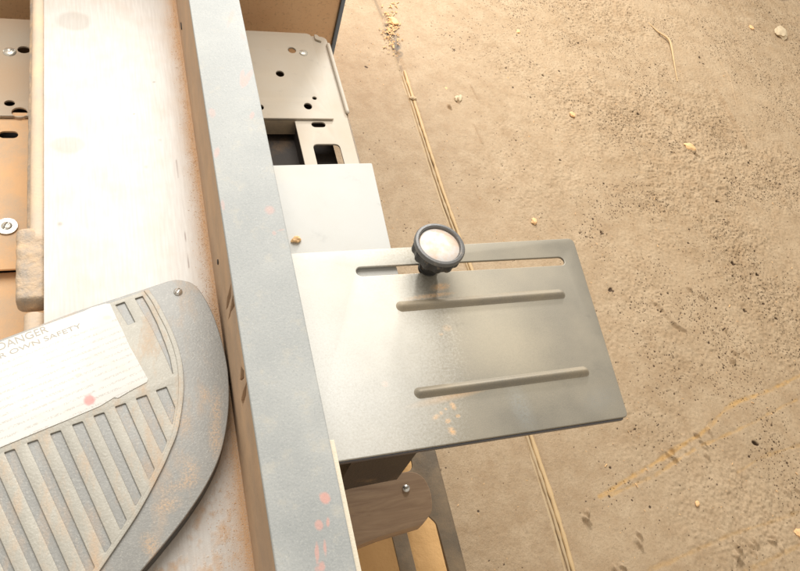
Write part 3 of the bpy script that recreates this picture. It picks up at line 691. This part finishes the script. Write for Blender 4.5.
plate('edge_trim', fillet([(xr-.0035, YB-.0035), (xr+.0035, YB-.0035), (xr+.0035, YB+.03), (xr+.0005, YB+.03), (xr+.0005, YB+.0), (xr-.0035, YB-.0)], .0015), .221, .221-ZF-.004, dusty('blue grey trim', (.22, .27, .34), .1, 30, .5), bin_, bev=.0008)

# ------------------------------------------------------------------ loose debris
def lump(name, x, y, z, r, mat, seed, sq=(1, 1, .5), rot=0, parent=None):
    bm = bmesh.new(); bmesh.ops.create_icosphere(bm, subdivisions=3, radius=1)
    for v in bm.verts:
        q = 1+.45*noise.noise(v.co*1.6+Vector((seed, seed*2, 0)))+.18*noise.noise(v.co*4+Vector((seed, 0, 0)))
        v.co = Vector((v.co.x*sq[0], v.co.y*sq[1], v.co.z*sq[2]))*q*r
    me = bpy.data.meshes.new(name); bm.to_mesh(me); bm.free(); me.transform(Matrix.Rotation(rot, 4, 'Z'))
    o = finish(name, me, mat, parent, 50); o.location = (x, y, z); return o
chipm = dusty('fresh wood chip', (.80, .50, .24), .1, 80, .7, 0, .0006, 500, (.6, .35, .15))
grey_l = dusty('dried plaster', (.58, .46, .30), .2, 50, .8, 0, .0012, 300, (.42, .29, .16))
x, y = FP(780, 34); tag(lump('plaster_blob', x, y, ZF+.005, .021, grey_l, 3.1, (.85, 1.15, .45), -.3), 'flat round blob of dried plaster on the floor near the upper right corner', 'plaster blob')
for (px, py, r, m, lb) in [(534, 222, .006, chipm, 'small orange wood chip on the floor just above the long slot'), (689, 148, .008, chipm, 'pale orange wood lump on the floor, between the two long scratches and the rough patch'),
        (751, 28, .005, chipm, 'small wood chip left of the round plaster blob'), (799, 488+46, .006, chipm, 'orange chip at the right margin near the lower right corner'), (458, 100, .009, grey_l, 'crumb of plaster right of the upper floor joint'),
        (446, 89, .004, chipm, 'tiny orange chip left of the plaster crumb by the upper floor joint'), (393, 22, .010, chipm, 'orange clump of shavings on the dark dirt at the top of the floor joint'), (413, 99, .006, wood_pale, 'pale chip wedged in the floor joint below the dark dirt'),
        (518, 32, .005, chipm, 'little orange chip on the smooth floor near the top edge, right of the joint'), (572, 115, .006, chipm, 'orange chip on the floor by the start of the rough patch'), (697, 504, .003, chipm, 'reddish chip on the floor between the lower orange lines')]:
    x, y = FP(px, py); r *= 1.45 if px > 600 else 1.1; tag(lump('wood_chip' if m is not grey_l else 'plaster_crumb', x, y, ZF+r*.3, r, m, px*.13, (.8, 1.2, .5), px), lb, 'wood chip' if m is not grey_l else 'plaster crumb')
# long splinter
def tube(name, pts, r, mat):
    pts = spline(pts, 6); vs = []; fs = []; n = 8
    for i, p in enumerate(pts):
        q = r*(.25+.75*math.sin(math.pi*min(max(i/(len(pts)-1), .06), .94)))
        a_ = Vector(pts[min(i+1, len(pts)-1)])-Vector(pts[max(i-1, 0)]); s_ = Vector((-a_.y, a_.x, 0)).normalized()
        for k in range(n): a = 2*math.pi*k/n; v = Vector(p)+s_*q*math.cos(a)+Vector((0, 0, q*math.sin(a))); vs.append(tuple(v))
    for i in range(len(pts)-1):
        for k in range(n): fs.append((i*n+k, i*n+(k+1) % n, (i+1)*n+(k+1) % n, (i+1)*n+k))
    me = bpy.data.meshes.new(name); me.from_pydata(vs, [], fs); return finish(name, me, mat, None, 60)
sp = tube('splinter', [(*FP(648, 23), ZF+.002), (*FP(657, 33), ZF+.005), (*FP(667, 41), ZF+.007), (*FP(670.5, 50), ZF+.006), (*FP(673, 62), ZF+.004), (*FP(677, 82), ZF+.002)], .0030, wood_gold)
tag(sp, 'long curved orange splinter lying on the floor near the top right', 'splinter')
# small chips scattered on floor, table edge: uncountable sawdust
def scatter(name, spots, mat):
    vs = []; fs = []
    for (x, y, z, r) in spots:
        i = len(vs); a = rng.uniform(0, 6.3); e = rng.uniform(1, 2.4); tl = rng.uniform(-.5, .5)
        for (u, v, w) in ((-1, -.5, 0), (1, -.4, tl), (.8, .5, tl+.2), (-.9, .55, .1), (0, 0, .75)):
            vs.append((x+r*(u*e*math.cos(a)-v*math.sin(a)), y+r*(u*e*math.sin(a)+v*math.cos(a)), z+r*max(w, -.1)))
        fs += [(i, i+1, i+4), (i+1, i+2, i+4), (i+2, i+3, i+4), (i+3, i, i+4)]
    me = bpy.data.meshes.new(name); me.from_pydata(vs, [], fs); o = finish(name, me, mat, None, smooth=False); tag(o, kind='stuff'); return o
sp_l = []
for _ in range(900):
    x = rng.uniform(.25, 1.5); y = rng.uniform(0, 1.35); sp_l.append((x, y, ZF+.001, rng.uniform(.0004, .0011)*(1+1*(rng.random() < .03))))
for _ in range(160):
    q = rng.uniform(.3, .9); x, y = FP(391+rng.normal(0, 4), 28+rng.normal(0, 12)); sp_l.append((x, y, ZF+.003, rng.uniform(.0012, .003)))
o = scatter('floor_sawdust', sp_l, chipm); tag(o, 'fine orange sawdust crumbs strewn over the tan floor', 'sawdust')
sp_l = []
dustm2 = dusty('fine orange sawdust', (.76, .48, .26), .2, 80, .8)
for _ in range(2600):
    y = rng.uniform(.12, .9); x = FXL-abs(rng.normal(0, .006+.010*(y < .27)))-.0004; sp_l.append((x, y, .0002, rng.uniform(.00014, .00036)))
o = scatter('table_sawdust', sp_l, dustm2); tag(o, 'fine orange sawdust gathered on the white table along the fence foot', 'sawdust')
x, y = P(296, 241, ZM); o = lump('wood_crumb', x, y, ZM+.0022, .0038, chipm, 9.3, (1.3, .8, .7), .2); tag(o, 'small tan wood crumb on the pale plate beside the fence', 'wood crumb')

# ------------------------------------------------------------------ light
w = bpy.data.worlds.new('World'); sc.world = w; w.use_nodes = True
bg = w.node_tree.nodes['Background']; bg.inputs[0].default_value = (1.0, .93, .82, 1); bg.inputs[1].default_value = WORLD = .50
def area(name, az, el, dist, size, power, colr, target=(.15, .45, 0), sy=None):
    l = bpy.data.lights.new(name, 'AREA'); l.shape = 'ELLIPSE' if sy else 'DISK'; l.size = size
    if sy: l.size_y = sy
    l.energy = power; l.color = colr; o = bpy.data.objects.new(name, l); col.objects.link(o)
    a, e = math.radians(az), math.radians(el); d = Vector((math.sin(a)*math.cos(e), math.cos(a)*math.cos(e), math.sin(e)))
    o.location = Vector(target)+d*dist; o.rotation_euler = d.to_track_quat('Z', 'Y').to_euler(); return o
area('window_light', 6, 56, 1.9, 1.7, 41, (1, .985, .95), (0, .62, 0))
area('relief_light', 22, 37, 1.8, .26, 24, (1, .99, .97), (.45, 1.05, -.3))  # small unseen lamp added to sharpen the floor relief

# ------------------------------------------------------------------ camera
cd = bpy.data.cameras.new('camera'); co = bpy.data.objects.new('camera', cd); col.objects.link(co); sc.camera = co
M = Matrix([[*R[0]], [*R[1]], [*R[2]]]).transposed().to_4x4(); M.translation = Vector((0, 0, H)); co.matrix_world = M
cd.sensor_width = 36; cd.lens = F/800*36; cd.clip_start = .01; cd.clip_end = 50
sc.render.engine = 'CYCLES'
sc.view_settings.view_transform = 'Standard'; sc.view_settings.look = 'None'; sc.view_settings.exposure = .38; sc.view_settings.gamma = 1
